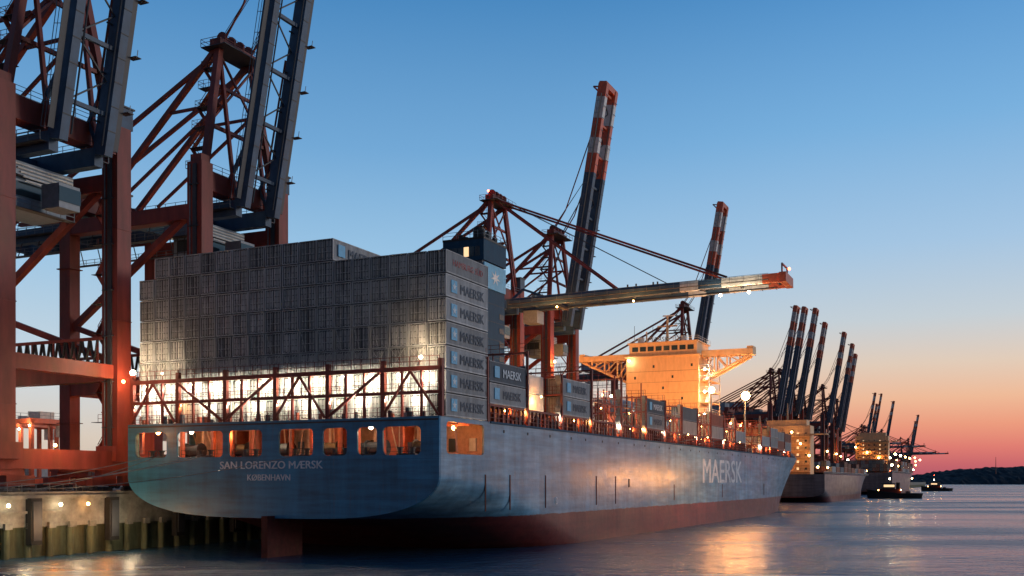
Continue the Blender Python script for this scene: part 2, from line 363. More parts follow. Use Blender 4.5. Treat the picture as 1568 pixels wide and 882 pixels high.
for s in (6.5,9,12.5,15,19,22,28,31,34,39):
    b.box(2,2.5,s-.2,s+.2,11.8,16,'moor'); b.box(6,6.5,s-.2,s+.2,11.8,16,'moorw')
for s in (11,20,30,36): b.box(7,10,s-1.6,s+1.6,11.8,16,'moor')
for x in (1,4,7): b.box(x,x+.3,.3,44.9,15.5,16,'moor')
for i in range(16):
    s=1.5+i*2.8; b.tube((5+random.random()*4,s,11.8),(5+random.random()*4,s,16),.09,'moorw',6); b.box(11.1,11.3,s,s+.9,12+random.random(),14.2,random.choice(('white','dark','cdark','orange')))
for s in (4,10.5,17,24,30.5,38):
    b.tube((3.2,s-1.2,12.9),(3.2,s+1.2,12.9),.75,'dark',12); b.tube((3.2,s-1.3,12.9),(3.2,s-1.2,12.9),1.0,'dark',12); b.tube((3.2,s+1.2,12.9),(3.2,s+1.3,12.9),1.0,'dark',12)
    b.box(2.6,3.8,s+1.3,s+2.0,11.8,13.5,'cdark'); 
for x0,x1 in hs:
    c=(x0+x1)/2
    for dd in (-.8,.8):
        b.tube((.3,c+dd,11.8),(.3,c+dd,12.75),.26,'dark',8); b.tube((.3,c+dd,12.7),(.3,c+dd,12.85),.38,'dark',8)
    b.box(.05,.55,c-1.2,c+1.2,11.8,12.15,'dark')
    b.rail((-.4,x0+.3,11.85),(-.4,x1-.3,11.85),'dark',1.0,1.2,.05)
b.box(-2.2,4.6,22.15,23.05,-6,4.9,'rudder')
b.tube((1.5,22.6,4),(1.5,22.6,6),.8,'rudder')
b.rail((-.6,.4,16.2),(-.6,44.8,16.2),'red',1.1,1.5,.05)
b.box(A0-.17,A0-.12,.1,45.1,15.75,15.95,'dark')
b.obj('stern_fittings',ship)
b=MB()
for x in (10.5,17.5,29,49,58): b.box(x,x+.28,-.06,.02,5.4,9.8,'rudder')
for x in (92,131,178): b.box(x,x+.28,-.06,.02,5.4,8.4,'rudder')
for i in range(28):
    x=16+i*7.3+random.uniform(-1,1); b.box(x,x+.35,-.05,.02,15.0,15.35,'black')
b.box(64.6,65.4,-.05,.02,8.0,9.4,'black'); b.tube((33,-.06,6.3),(33,.02,6.3),.5,'textw',16); b.tube((33,-.08,6.3),(33,.02,6.3),.38,'hull',16)
b.box(12,210,-.14,.02,16.0,16.25,'funnel')
b.obj('hull_marks',ship)
b=MB()
for x in (82,96,110,124):
    b.beam((x,.2,16.6),(x,-5.5,17.6),.12,.12,'grey'); b.tube((x,.3,16.2),(x,.3,18.4),.08,'grey',6)
b.obj('added_lamp_brackets',ship)
for x,p in ((82,1300),(96,2600),(110,2600),(124,1200)): lamp(ship,(x,-5.5,17.4),p,'o',.1,(0,-4.0,-7.5),size=1.2)  # added overside lamps and brackets, invented to throw a warm patch on the hull
for s in (3,10,17,24.5,31,36.5,42):
    lamp(ship,(1.1,s,15.2),300,'o' if s in (3,17,31,42) else 'w',.24,(.4,0,-.5))
lamp(ship,(6,1.8,15.2),260,'o',.25)
text(ship,'SAN LORENZO MÆRSK',1.3,(A0-.14,px2s(414,A0),10.5),AFT,'textw','name_lettering',sx=1.1,bold=.06)
text(ship,'KØBENHAVN',1.05,(A0-.14,px2s(412,A0),9.1),AFT,'textw','port_lettering',bold=.05)
text(ship,'MAERSK',7.4,(113,-.02,8.7),SIDE,'texth','side_lettering','LEFT',sx=1.4,bold=.35)

def container_mesh(k):
    b=MB(); Lc,W,H=12.19,2.36,2.54; kd=k+'d'
    p=.12
    for x in (0,Lc-p):
        for y in (0,W-p): b.box(x,x+p,y,y+p,0,H,k)
    for y in (0,W-.1):
        b.box(p,Lc-p,y,y+.1,0,.16,k); b.box(p,Lc-p,y,y+.1,H-.12,H,k)
    for x in (0,Lc-.12):
        b.box(x,x+.12,p,W-p,0,.1,k); b.box(x,x+.12,p,W-p,H-.08,H,k)
    b.box(.1,Lc-.1,.1,W-.1,H-.09,H-.03,k)
    b.box(.2,.24,p,W-p,.1,H-.08,'gap')
    for y0,y1 in ((p+.05,W/2-.05),(W/2+.05,W-p-.05)):
        n=4; st=(y1-y0)/n
        for j in range(n):
            b.box(.1,.2,y0+j*st,y0+j*st+st*.55,.2,H-.18,kd); b.box(.17,.2,y0+j*st+st*.55,y0+(j+1)*st,.2,H-.18,kd)
    for y in (.38,.84,W-.84,W-.38):
        b.beam((.05,y,.1),(.05,y,H-.08),.07,.05,'rod')
        for z in (.3,.9,1.6,2.3): b.box(.03,.1,y-.1,y+.1,z-.04,z+.04,'gap')
        b.box(.02,.05,y-.3 if y>1.2 else y,y if y>1.2 else y+.3,1.02,1.07,'rod')
    b.box(Lc-.12,Lc-.06,p,W-p,.14,H-.12,k)
    n=36; st=(Lc-2*p)/n
    for y,ins in ((.02,.055),(W-.02,-.055)):
        for i in range(n):
            x=p+i*st; q=[(x,y),(x+st*.3,y),(x+st*.5,y+ins),(x+st*.8,y+ins),(x+st,y)]
            for (xa,ya),(xb,yb) in zip(q,q[1:]):
                P=[(xa,ya,.16),(xb,yb,.16),(xb,yb,H-.12),(xa,ya,H-.12)]
                b.poly(P if ins>0 else P[::-1],k)
    return b.mesh('container_'+k)
CM={k:container_mesh(k) for k in ('cgrey','cdark','cwhite','crust','cblue')}
SX=.87
def put(par,k,a,i,z,sx=SX): inst(CM[k],'container',par,(a+random.uniform(0,.08),.12+2.5*i+random.uniform(-.03,.03),z),scale=(sx,1,1))

stack=top('container_stack')
Z0=16.3; TP=2.67
for i in range(18):
    tiers=7 if (i<6 or i==17) else 8
    for t in range(tiers):
        put(stack,'cwhite' if (t<2 and 0<i) else 'cgrey',.95,i,Z0+t*TP)  # white boxes in the lower tiers put the lamplit brightness into the colour
a=.95
emb=MB()
for t in range(7):
    zz=Z0+t*TP
    if t==6:
        text(stack,'HAMBURG SÜD',1.0,(a+5.4,.09,zz+1.0),SIDE,'textr','container_lettering',sx=1.1)
    else:
        emb.box(a+1.2,a+2.6,.05,.11,zz+.6,zz+2.0,'lblue')
        text(stack,'★',1.25,(a+1.9,.03,zz+.85),SIDE,'textw','emblem')
        text(stack,'MAERSK',1.6,(a+6.4,.08,zz+.72),SIDE,'text','container_lettering',sx=1.05,bold=.07)
emb.box(a+1.0,a+2.4,15.02,15.09,Z0+7*TP+.6,Z0+7*TP+2.0,'lblue'); emb.obj('emblem_panels',stack)
text(stack,'MAERSK',1.6,(a+6.2,15.06,Z0+7*TP+.72),SIDE,'text','container_lettering',sx=1.05,bold=.07)
b=MB()
for i in range(18):
    y=.1+2.5*i
    for yy in (y+.1,y+2.3):
        b.tube((.8,yy,21.6),(.9,yy,21.7+random.choice((2.6,5.2,5.2,8))),.035,'rod',5)
    b.tube((.75,y+.2,21.6),(.85,y+2.2,24.2),.03,'rod',5); b.tube((.75,y+2.2,21.6),(.85,y+.2,24.2),.03,'rod',5)
    b.tube((.72,y+.25,21.6),(.85,y+2.1,26.8),.025,'rod',5)
b.obj('lashing_rods',stack)

lb=top('lashing_bridge'); b=MB()
for i in range(19):
    y=.1+2.5*i-.04; y=min(max(y,.15),45.05); th=.5 if i%3==0 else .26
    b.box(-.35,-.35+th,y-th/2,y+th/2,16.2,21.5 if i%3 else 22.6,'red')
for z,h in ((18.7,.38),(21.3,.5)):
    b.box(-.42,-.28,.1,45.1,z,z+h,'red'); b.box(-.28,.6,.1,45.1,z+h-.08,z+h-.02,'dark')
for i in range(6):
    y0=.1+7.5*i+.2; y1=y0+7.1
    if i%2: y0,y1=y1,y0
    if i in (0,2,5):
        b.beam((-.5,y0,16.4),(-.5,(y0+y1)/2,21.3),.24,.24,'red',(1,0,0)); b.beam((-.5,y1,16.4),(-.5,(y0+y1)/2,21.3),.24,.24,'red',(1,0,0))
    else:
        b.beam((-.5,y0,16.4),(-.5,y1,21.3),.28,.28,'red',(1,0,0))
b.rail((-.35,.2,21.8),(-.35,45,21.8),'red',1.1,1.25,.055); b.rail((-.35,.2,19.05),(-.35,45,19.05),'red',.9,2.5,.05)
for i in range(30):
    y=random.uniform(.5,44.5); b.box(-.1,.3,y,y+random.uniform(.2,.5),16.2,16.2+random.uniform(.4,1.2),random.choice(('dark','moor','cdark')))
b.obj('lashing_frame',lb)
for i in range(12):
    y=2.0+3.75*i
    lamp(lb,(.1,y,21.05),(440,300,560)[i%3],'c',.13,(-.1,0,-.5))
    lamp(lb,(.1,y+1.6,18.5),(320,460)[i%2],'c' if i!=9 else 'o',.1,(-.1,0,-.4))
lamp(lb,(-.3,44.9,22.9),1100,'w',.36,(-1.2,.1,1.6)); lamp(lb,(-.3,2.6,22.8),550,'w',.2,(-.8,0,1.2)); lamp(lb,(-.3,40.0,22.6),450,'w',.12,(-.9,0,1.2))

bays=[(12.1,2,'g'),(24,3,'w'),(36,2,'g'),(48,1,'x'),(62,2,'o'),(75.5,2,'m'),(87.3,2,'o'),(98.8,2,'m'),(110.5,2,'o'),(122,2,'m'),(134,1,'o'),(145.5,1,'m'),
      (176,1,'m'),(188,2,'m'),(200,1,'o'),(212,2,'m'),(224,2,'m'),(236,1,'o'),(248,1,'m')]
dk=MB()
for n,(a,tm,kind) in enumerate(bays):
    st=top('container_stack'); emb=MB(); any_=False
    lo=0
    while bz(a+13,14)<HB-.5-2.5*lo: lo+=1
    hi=17-lo
    dk.box(a,a+10.6,max(2.8,lo*2.5+1),45.2-max(2.8,lo*2.5+1),16.1,18.3,'deck')
    for i in range(lo,hi+1):
        tt=max(0,tm-random.choice((0,0,1)))
        if kind=='g': tt=tm if i<6 else random.choice((tm,tm-1,tm-1))
        elif kind=='w': tt=(0 if i==0 else (3 if 4<=i<10 else 2))
        elif kind=='x': tt=0 if i<5 or 6<i<14 else 1
        elif kind=='o': tt=0 if i-lo<3 else random.choice((tm,tm-1,0))
        elif i==lo: tt=tm
        pal={'g':('cgrey','cgrey','cdark'),'w':('cwhite','cwhite','cgrey'),'x':('crust','cgrey'),'o':('crust','cwhite','cgrey','cblue','crust','cwhite'),'m':('cgrey','crust','cwhite','cdark','cblue','crust')}[kind]
        for t in range(tt):
            k=random.choice(pal)
            if i==lo and kind=='g': k='cgrey'
            if i==lo and kind=='m': k=random.choice(('cgrey','cdark','crust','cgrey'))
            if n==0 and i==0 and t==1: k='cdark'
            put(st,k,a,i,18.45+t*TP)
            if i==0 and k in('cgrey','cdark') and n<6:
                text(st,'MAERSK',1.5,(a+6.4,.08,18.45+t*TP+.75),SIDE,'text' if k=='cgrey' else 'textw','container_lettering',sx=1.0,bold=.06)
                emb.box(a+1.3,a+2.7,.05,.11,18.45+t*TP+.6,18.45+t*TP+2,'lblue'); any_=True
    if any_: emb.obj('emblem_panels',st)
    for j in range(9):
        x=a+.2+1.27*j; y=lo*2.5+.2
        dk.box(x-.12,x+.12,y,y+.25,16.1,18.4,'red'); dk.box(x-.12,x+.12,45.2-y-.25,45.2-y,16.1,18.4,'red')
    dk.box(a,a+10.6,lo*2.5+.15,lo*2.5+.5,18.15,18.4,'red')
    q=MB(); xb=a-.6; y0=lo*2.5+.15; y1=45.2-y0; zt2=26.0 if n in(1,3,4) else 24.0
    nn=18-2*lo
    for i in range(nn+1):
        y=y0+(y1-y0)*i/nn; th=.3 if i%3==0 else .14
        q.box(xb-th/2,xb+th/2,y-th/2,y+th/2,16.1,zt2,'red')
    for z in (18.6,21.2,zt2-.2):
        q.box(xb-.35,xb+.35,y0,y1,z-.12,z+.08,'red')
        q.rail((xb-.35,y0,z+.1),(xb-.35,y1,z+.1),'red',1.1,1.25,.05)
    q.beam((xb,y0,16.3),(xb,y0+7.5,zt2-.3),.16,.16,'red',(1,0,0))
    if kind in 'xo':
        for j in range(5):
            xx=a+j*2.6; q.box(xx-.1,xx+.1,y0,y0+.2,18.3,zt2-(0 if j in (0,4) else 2.6),'red')
        q.beam((a,y0+.1,21.2),(a+10.5,y0+.1,21.2),.15,.2,'red'); q.beam((a,y0+.1,18.4),(a+5,y0+.1,21.2),.12,.12,'red'); q.beam((a+5,y0+.1,21.2),(a+10.4,y0+.1,18.4),.12,.12,'red')
        q.rail((a,y0+.1,21.3),(a+10.5,y0+.1,21.3),'grey',1.0,1.3,.05)
        for j in range(4):
            x=a+1+j*2.4; q.box(x,x+1.4,3.2+y0,4.6+y0,18.3,18.3+random.uniform(.6,2.2),random.choice(('cwhite','moor','cdark','orange')))
    for i in range(3): q.stairs((xb-.6 if i%2 else xb+.5,y0+.4,16.2+2.6*i),(xb+.5 if i%2 else xb-.6,y0+.4,18.8+2.6*i),'grey')
    fr=top('lashing_bridge'); q.obj('lashing_frame',fr)
    fx=1+n*.05
    lamp(fr,(xb-.3,y0+.5,18.2),int(200*fx*fx),'o' if n%2 else 'w',.13*fx,(-.3,-.3,-.4))
    if kind in 'xow':
        lamp(fr,(xb+2.5,y0+2.6,23.2),int(900*fx),'w' if n%3 else 'c',.18*fx,(1.5,.6,-1.2)); lamp(fr,(xb+7,y0+1.0,20.6),500,'o',.12*fx,(0,.6,-.6))
    elif n>2: lamp(fr,(xb-.3,y0+8,zt2+.4),900,'o',.15*fx,(-.3,-.3,.6))
    if n%2==0: lamp(ship,(a+6,lo*2.5+.9,17.9),int(160*fx*fx),'o',.11*fx,(0,-.3,-.2))
dk.rail((12,.15,16.2),(236,.15,16.2),'red',1.1,2.2,.06)
for i in range(170):
    x=random.uniform(13,215); dk.box(x,x+random.uniform(.3,1.2),.4,1.0,16.2,16.2+random.uniform(.4,1.5),random.choice(('dark','red','moor','cdark','orange')))
dk.obj('deck_fittings',ship)
b=MB(); b.box(262,270,10,35,16,19.5,'sodium_white'); b.tube((285,22.6,19),(285,22.6,33),.5,'sodium_white',8,.25); b.box(284.5,285.5,20,25,28,28.3,'sodium_white')
b.beam((280,22.6,19),(285,22.6,30),.3,.3,'sodium_white')
b.obj('foremast',ship)

# funnel
fn=top('ship_funnel'); b=MB()
f0,f1,g0,g1=54.5,62.8,21.9,29.2
b.box(f0-.1,f1,g0,g1,16.2,44.6,'funnel')
b.box(f0+.1,f1-.4,g0+.25,g1-.25,44.6,45.9,'grey')
b.box(f0-.3,f1+.2,g0-.2,g1+.2,45.9,49.4,'funnel'); b.box(f0-.35,f1+.25,g0-.25,g1+.25,49.4,49.75,'black')
for (x,y,r,h) in ((56,23,.7,51.3),(58.2,24.6,1.0,52.2),(60.4,24.4,1.0,51.8),(56.5,27.2,.45,50.9),(59,27.6,.55,51.1),(61.3,23,.4,51)):
    b.tube((x,y,49.7),(x,y,h),r,'black',12)
for j in range(6): b.box(f0-.36,f0-.3,g0+.5+j*1.05,g0+1.4+j*1.05,46.6,48.2,'litwin' if j==2 else 'glass')
for z in range(18,44,3): b.box(f0-.13,f0-.1,g0,g1,z,z+.06,'dark'); b.box(f0,f1,g0-.04,g0-.01,z,z+.06,'dark')
for j in range(8): b.box(f1-2.2,f1-.4,g0-.06,g0-.01,20+j*2.4,20.9+j*2.4,'dark')
b.rail((f0-.3,g0-.2,49.75),(f0-.3,g1+.2,49.75)); b.rail((f0-.3,g0-.2,49.75),(f1+.2,g0-.2,49.75))
b.box(f0-3,f1+3,17.5,33,16.2,25,'sodium_white')
b.obj('funnel_casing',fn)
pts=[]
for i in range(14):
    r=1.35 if i%2==0 else .5; t=math.pi/2+i*math.pi/7; pts.append((r*math.cos(t),r*math.sin(t)))
q=MB(); q.poly([((f0+f1)/2+x*1.4,g0-.27,43.5+z) for x,z in pts],'white')
q.box(f0-.08,f1-.02,g0-.23,g0-.01,41.4,45.6,'lblue'); q.obj('funnel_star',fn)

# accommodation / bridge
br=top('ship_bridge'); b=MB()
x0,x1,y0,y1=158,171,12.4,31.5
b.box(x0,x1,y0,y1,16.2,41,'sodium_white')
b.box(x0-.5,x1+.6,y0-.4,y1+.4,41,41.25,'sodium_white'); b.box(x0+.6,x1-.5,y0+.6,y1-.6,41.25,44.6,'sodium_white'); b.box(x0+.2,x1,y0+.2,y1-.2,44.6,44.9,'sodium_white')
for z in [18.6+2.8*i for i in range(8)]:
    for j in range(7):
        yy=y0+1.5+j*2.5
        if (j*5+int(z*2))%4==0: b.box(x0-.04,x0-.0,yy,yy+.5,z,z+.7,'glass')
    b.box(x0-.05,x0,y0,y1,z-.95,z-.9,'dark')
    b.box(x0+1,x1-1,y0-2.6,y0,z-.9,z-.75,'sodium_white'); b.rail((x0+1,y0-2.6,z-.75),(x1-1,y0-2.6,z-.75),'white',1.1,1.5,.06)
    b.rail((x0+1,y0-2.6,z-.75),(x0+1,y0,z-.75),'white',1.1,1.3,.06)
    b.stairs((x0+1.5,y0-1.6,z-.75),(x0+6,y0-1.6,z+2.0),'white')
    b.box(x0+1,x0+1.2,y0-2.6,y0-2.4,z-.9,z+2,'white'); b.box(x1-1.2,x1-1,y0-2.6,y0-2.4,z-.9,z+2,'white')
for j in range(8): b.box(x0+.55,x0+.6,y0+1.4+j*2.1,y0+3+j*2.1,42.6,43.8,'glass')
for s0,s1 in ((y0,-.6),(y1,45.8)):
    b.box(x0+3,x0+7,min(s0,s1),max(s0,s1),40.9,41.2,'sodium_white')
    for xx in (x0+3,x0+7):
        b.box(xx-.06,xx+.06,min(s0,s1),max(s0,s1),41.2,42.4,'sodium_white')
    b.box(x0+3.1,x0+6.9,s1-1.5 if s1>20 else s1,s1 if s1>20 else s1+1.5,41.2,43.0,'sodium_white')
    for xx in (x0+3.3,x0+6.7):
        b.beam((xx,s0,34.5),(xx,s1*.93+s0*.07,40.7),.5,.9,'sodium_white',(1,0,0))
        for f in (.25,.5,.75):
            yy=s0+(s1-s0)*f; zz=34.5+6.2*f
            b.beam((xx,yy,zz),(xx,yy,40.9),.35,.35,'sodium_white'); b.beam((xx,yy,zz),(xx,s0+(s1-s0)*(f-.22),40.8),.3,.3,'sodium_white')
cy=(y0+y1)/2
b.tube((x0+5,cy,44.9),(x0+5,cy,52),.45,'sodium_white',8,.25); b.box(x0+4.6,x0+5.4,cy-2.6,cy+2.6,49.3,49.6,'sodium_white'); b.box(x0+4.8,x0+5.2,cy-1.9,cy+1.2,52,52.3,'white')
b.tube((x0+3,cy+5,44.9),(x0+3,cy+5,48),.2,'sodium_white'); b.tube((x0+3,cy+6.5,44.9),(x0+3,cy+6.5,46.5),.9,'white',10); b.tube((x0+3,cy-5,44.9),(x0+3,cy-5,46.4),.8,'white',10)
for yy in (cy-7,cy-3,cy+3,cy+8): b.tube((x0+2,yy,44.9),(x0+2,yy,44.9+random.uniform(2,5)),.06,'dark',5)
b.rail((x0+.2,y0+.2,44.9),(x0+.2,y1-.2,44.9),'white'); b.rail((x0+.2,y0+.2,44.9),(x1,y0+.2,44.9),'white')
b.obj('superstructure',br)
for z in (21.3,26.1,31.7,37.3): lamp(br,(x0+.6,y0-1.4,z),750,'c',.3,(-.3,-.2,-.2))
lamp(br,(x0-1,y1-1,40.2),300,'w',.3,(-.8,0,-.3))
text(br,'MÆRSK',1.6,(x0+.16,cy+1,44.95),AFT,'text','board_lettering')
for s,p in ((15,3400),(23,4200),(30,3400)): lamp(ship,(141,s,24.5),p,'o',.2,(.8,0,2.5))  # deck lamps added to wash the bridge face orange
lp=top('floodlight_mast'); b=MB()
b.tube((171,3.5,16.2),(171,3.5,31),.22,'grey',8); b.box(170.6,171.4,2.8,4.2,30.3,30.6,'grey'); b.obj('mast',lp); lamp(lp,(170.5,3.2,31.2),9000,'o',1.15,(-1.2,-2.0,.2))
lp=top('floodlight_mast'); b=MB()
b.tube((150,7.2,16.2),(150,7.2,31),.22,'grey',8); b.box(149.6,150.4,6.5,7.9,30.4,30.7,'grey'); b.obj('mast',lp); lamp(lp,(149.5,7.0,31.2),4000,'o',.8,(.9,-1.6,.2))

# ---------------------------------------------------------------- quay cranes
ZQ=7.5
def crane_mesh(raised,striped,lean=79):
    b=MB(); G=26
    for a in (-9,9):
        b.box(a-1.2,a+1.2,-1.35,1.35,11.8,55.5,'red'); b.box(a-1.0,a+1.0,G-1.1,G+1.1,11.8,52,'red')
        for q in (0,G):
            for z in (18,30,42): b.box(a-1.27,a+1.27,q-1.42,q+1.42,z,z+.12,'red')
            b.box(a-1.8,a+1.8,q-1.8,q+1.8,11.6,13.6,'red')
            for d in (-2.6,2.6):
                b.box(a+d-2.0,a+d+2.0,q-.55,q+.55,ZQ+.9,ZQ+2.2,'red')
                for e in (-1.3,-.45,.45,1.3): b.tube((a+d+e,q-.25,ZQ+.42),(a+d+e,q+.25,ZQ+.42),.4,'dark',10)
            b.box(a-3,a+3,q-.7,q+.7,ZQ+2.2,ZQ+3,'red')
        b.box(a-1.5,a-1.22,-.5,.1,13.6,55,'dark'); b.tube((a-1.35,.7,13.6),(a-1.35,.7,55),.09,'grey',6)
        for z in range(16,54,6): b.box(a-1.6,a-1.2,-.8,1.0,z,z+.1,'dark')
        b.box(a-.9,a+.9,1.35,G-1.1,22.2,24.6,'red')
        b.beam((a,1,49),(a,G-1,33),.9,.9,'red',(1,0,0)); b.beam((a,G-1,33),(a,1,25),.8,.8,'red',(1,0,0))
        b.box(a-.9,a+.9,1.35,G-1.1,47.3,49.5,'red')
        b.rail((a+1.0,1,24.6),(a+1.0,G-1,24.6))
        b.beam((a,G,50),(a,G+11,50.2),.6,.6,'red')
    for q in (0,G):
        b.box(-12,12,q-1.0,q+1.0,ZQ+3,ZQ+5.4,'red')
        b.box(-7.8,7.8,q-1.2,q+1.2,51.6,54.4,'red')
        b.box(-7.8,7.8,q-.7,q+.7,22.4,24.2,'red')
    for a in (-3.5,3.5):
        b.box(a-.7,a+.7,-2.6,50,48.7,51.0,'blue')
        sg=1 if a>0 else -1
        b.box(a+sg*.7,a+sg*1.8,-2.4,50,49.6,49.7,'dark'); b.rail((a+sg*1.8,-2.4,49.7),(a+sg*1.8,50,49.7),'grey',1.1,2,.07)
        b.rail((a,-2.4,51.0),(a,50,51.0),'grey',1.1,2,.06)
        b.box(a+sg*1.0,a+sg*2.0,6,44,46.2,46.3,'dark'); b.rail((a+sg*2,6,46.3),(a+sg*2,44,46.3),'grey',1.1,2,.07)
        for q in range(6,45,4): b.beam((a+sg*1.6,q,46.3),(a+sg*.8,q,48.7),.12,.12,'dark')
    for q in (8,18,34,42,49.3): b.box(-2.8,2.8,q-.5,q+.5,49,50.6,'blue')
    b.box(-5.4,5.4,27.5,41,52,57.2,'house'); b.box(-5.6,5.6,27.3,41.2,57.2,57.5,'dark')
    for q in range(28,41,2): b.box(-5.45,-5.41,q,q+.1,52,57.2,'dark')
    b.box(-4.6,4.6,3,11,46.6,48.2,'house'); b.box(-4.2,4.0,3.6,9.4,42.6,46.4,'house'); b.box(-4.26,-4.2,4.4,8.6,44.2,45.9,'glass'); b.box(-4,3.8,3.5,3.6,44.2,45.9,'glass')
    for i in range(5): b.tube((-4.4+i*.4,2.9,47.8-i*.45),(4.4,2.9,47.8-i*.45),.13,'white',6)
    for z in (43.4,44,45.9): b.box(-4.3,-4.2,3.6,9.4,z,z+.07,'dark')
    for qq in (4.4,5.8,7.2,8.6): b.box(-4.31,-4.25,qq-.05,qq+.05,42.6,46.4,'dark')
    b.rail((-4.6,3,48.2),(-4.6,11,48.2)); b.rail((-4.4,2.6,42.5),(4.4,2.6,42.5)); b.box(-4.5,4.5,2.5,3.6,42.4,42.5,'dark')
    b.box(-1.6,1.6,-1.4,1.6,42.6,45.6,'grey'); b.box(-1.65,1.65,-1.5,-1.4,43.4,45.2,'glass')
    b.box(8,10.6,-1.3,1.3,55.5,58.2,'blue'); b.box(7.8,10.8,-1.5,1.5,58.2,58.4,'dark')
    b.box(-9.9,-8.1,-1.0,1.0,55.5,56.6,'red'); b.rail((-7.8,-1.2,54.4),(7.8,-1.2,54.4)); b.rail((-7.8,1.2,54.4),(7.8,1.2,54.4))
    AP=75
    for a in (-1,1):
        b.beam((a*8,0,55),(a*3.6,1,AP),.95,.95,'red'); b.beam((a*3.6,1,AP),(a*3.6,G,52.5),.75,.75,'red'); b.beam((a*3.5,1,AP-1),(a*3.5,48,51),.5,.6,'red')
        b.beam((a*3.6,-2,51),(a*3.6,1,AP-1),.5,.5,'red')
        b.beam((a*3.6,1,AP-9),(a*3.6,10.4,AP-9),.4,.4,'red')
        b.beam((a*3.6,20,54.2),(a*3.6,.9,66),.4,.4,'red')
        b.beam((a*6.3,.4,62.5),(a*-3.8,.8,73.5),.3,.3,'red')
    b.box(-4.6,4.6,0,2,AP-.6,AP+.6,'red'); b.beam((-6.2,.4,62),(6.2,.4,62),.5,.5,'red'); b.beam((-5,.7,68.5),(5,.7,68.5),.45,.45,'red')
    b.box(-5.2,5.2,-1.4,3.2,AP-.75,AP-.62,'dark'); b.rail((-5.2,-1.4,AP-.6),(5.2,-1.4,AP-.6),'red'); b.rail((-5.2,3.2,AP-.6),(5.2,3.2,AP-.6),'red'); b.rail((-5.2,-1.4,AP-.6),(-5.2,3.2,AP-.6),'red')
    for a in (-3,-1,1,3): b.tube((a-.2,1,AP+1.2),(a+.2,1,AP+1.2),.9,'red',12)
    for i in range(6):
        z=55.5+3.2*i; a=-7.2+.68*i; b.stairs((a,3.5 if i%2 else 1.0,z),(a+.4,1.0 if i%2 else 3.5,z+3.2),'red'); b.box(a-.6,a+1,.8,3.8,z-.05,z,'dark'); b.rail((a-.6,3.8,z),(a+1,3.8,z),'red',1.1,.8,.05); b.rail((a-.6,.8,z),(a-.6,3.8,z),'red',1.1,1,.05)
    for i in range(9):
        z=13+4*i; b.stairs((10.6,2.0 if i%2 else 5.0,z),(10.6,5.0 if i%2 else 2.0,z+4),'red'); b.box(10.2,11.4,1.2,5.8,z-.06,z,'dark'); b.rail((11.4,1.2,z),(11.4,5.8,z),'red',1.1,1.2,.05)
    for a in (-9,9):
        for i in range(16):
            q=2+1.45*i; pts=[(a-1.3,q+1.3*t,27.6-2.4*math.sin(math.pi*t)) for t in (0,.25,.5,.75,1)]
            for p,r in zip(pts,pts[1:]): b.tube(p,r,.2,'black',5)
        b.box(a-1.5,a-1.1,1,G-1,27.6,28.0,'red')
        for q in (2,6,10,14,18,24): b.beam((a-1.3,q,24.3),(a-1.3,q,27.8),.22,.22,'red')
    bl=63; H=Vector((0,-3.2,50)); th=R(lean if raised else 1)
    dv=Vector((0,-math.cos(th),math.sin(th))); nv=Vector((0,math.sin(th),math.cos(th)))
    def P(a,l,n=0): return H+Vector((a,0,0))+dv*l+nv*n
    if striped and raised: seg=[(0,40,'blue'),(40,45,'orange'),(45,49,'white'),(49,54,'orange'),(54,59.5,'white'),(59.5,bl,'orange')]
    elif striped: seg=[(0,41,'blue'),(41,45,'white'),(45,50,'blue'),(50,58.5,'white'),(58.5,bl,'orange')]
    else: seg=[(0,bl,'blue')]
    gw,gh=(1.7,2.7) if (striped and raised) else (1.25,2.1)
    for a in (-3.5,3.5):
        for l0,l1,k in seg: b.beam(P(a,l0),P(a,l1),gw,gh if l1<50 or not striped else gh-.3,k,nv)
        for l in range(3,61,3): b.beam(P(a,l,-gh/2-.03),P(a,l+.12,-gh/2-.03),gw+.05,.06,'dark',nv)
        sg=1 if a>0 else -1
        b.beam(P(a+sg*1.5,1,-.4),P(a+sg*1.5,60,-.4),.9,.08,'dark',nv)
        for l in range(1,61,3): b.beam(P(a+sg*1.9,l,-.4),P(a+sg*1.9,l,.75),.07,.07,'grey')
        b.beam(P(a+sg*1.9,1,.75),P(a+sg*1.9,60,.75),.07,.07,'grey'); b.beam(P(a+sg*1.9,1,.2),P(a+sg*1.9,60,.2),.06,.06,'grey')
        b.beam(P(a,0,0),P(a,4,3.0),.5,.5,'blue'); b.beam(P(a,4,3.0),P(a,9,1),.5,.5,'blue')
        b.tube(P(a-sg*1.1,1,-.9),P(a-sg*1.1,60,-.9),.12,'dark',6)
        for l in range(4,60,6): b.beam(P(a-sg*.6,l,.6),P(a-sg*1.5,l,.6),.2,.2,'dark',nv)
    for i,l in enumerate(range(5,63,8)):
        k='blue' if not striped or l<40 or not raised else 'orange'
        b.beam(P(-2.7,l),P(2.7,l),.5,.7,k,nv)
        if l<58:
            b.beam(P(-2.7,l,.2),P(2.7,l+4,.2),.18,.18,'dark',nv); b.beam(P(2.7,l+4,.2),P(-2.7,l+8,.2),.18,.18,'dark',nv)
    b.beam(P(-4.4,bl-.3),P(4.4,bl-.3),1.4,2.0,'orange' if striped else 'blue',nv)
    b.beam(P(-3,bl-.6,1.2),P(-3,bl-.6,3),.3,.3,'red'); b.beam(P(3,bl-.6,1.2),P(3,bl-.6,3),.3,.3,'red'); b.beam(P(-3,bl-.6,3),P(3,bl-.6,3),.3,.3,'red')
    if raised:
        for l in range(6,34,7):
            b.beam(P(5.4,l,-.6),P(6.4,l,-.6),1.4,.1,'dark')
            b.beam(P(6.3,l,-.6),P(6.3,l+1.2,-.6),.07,.07,'grey')
    ap=Vector((0,1,AP))
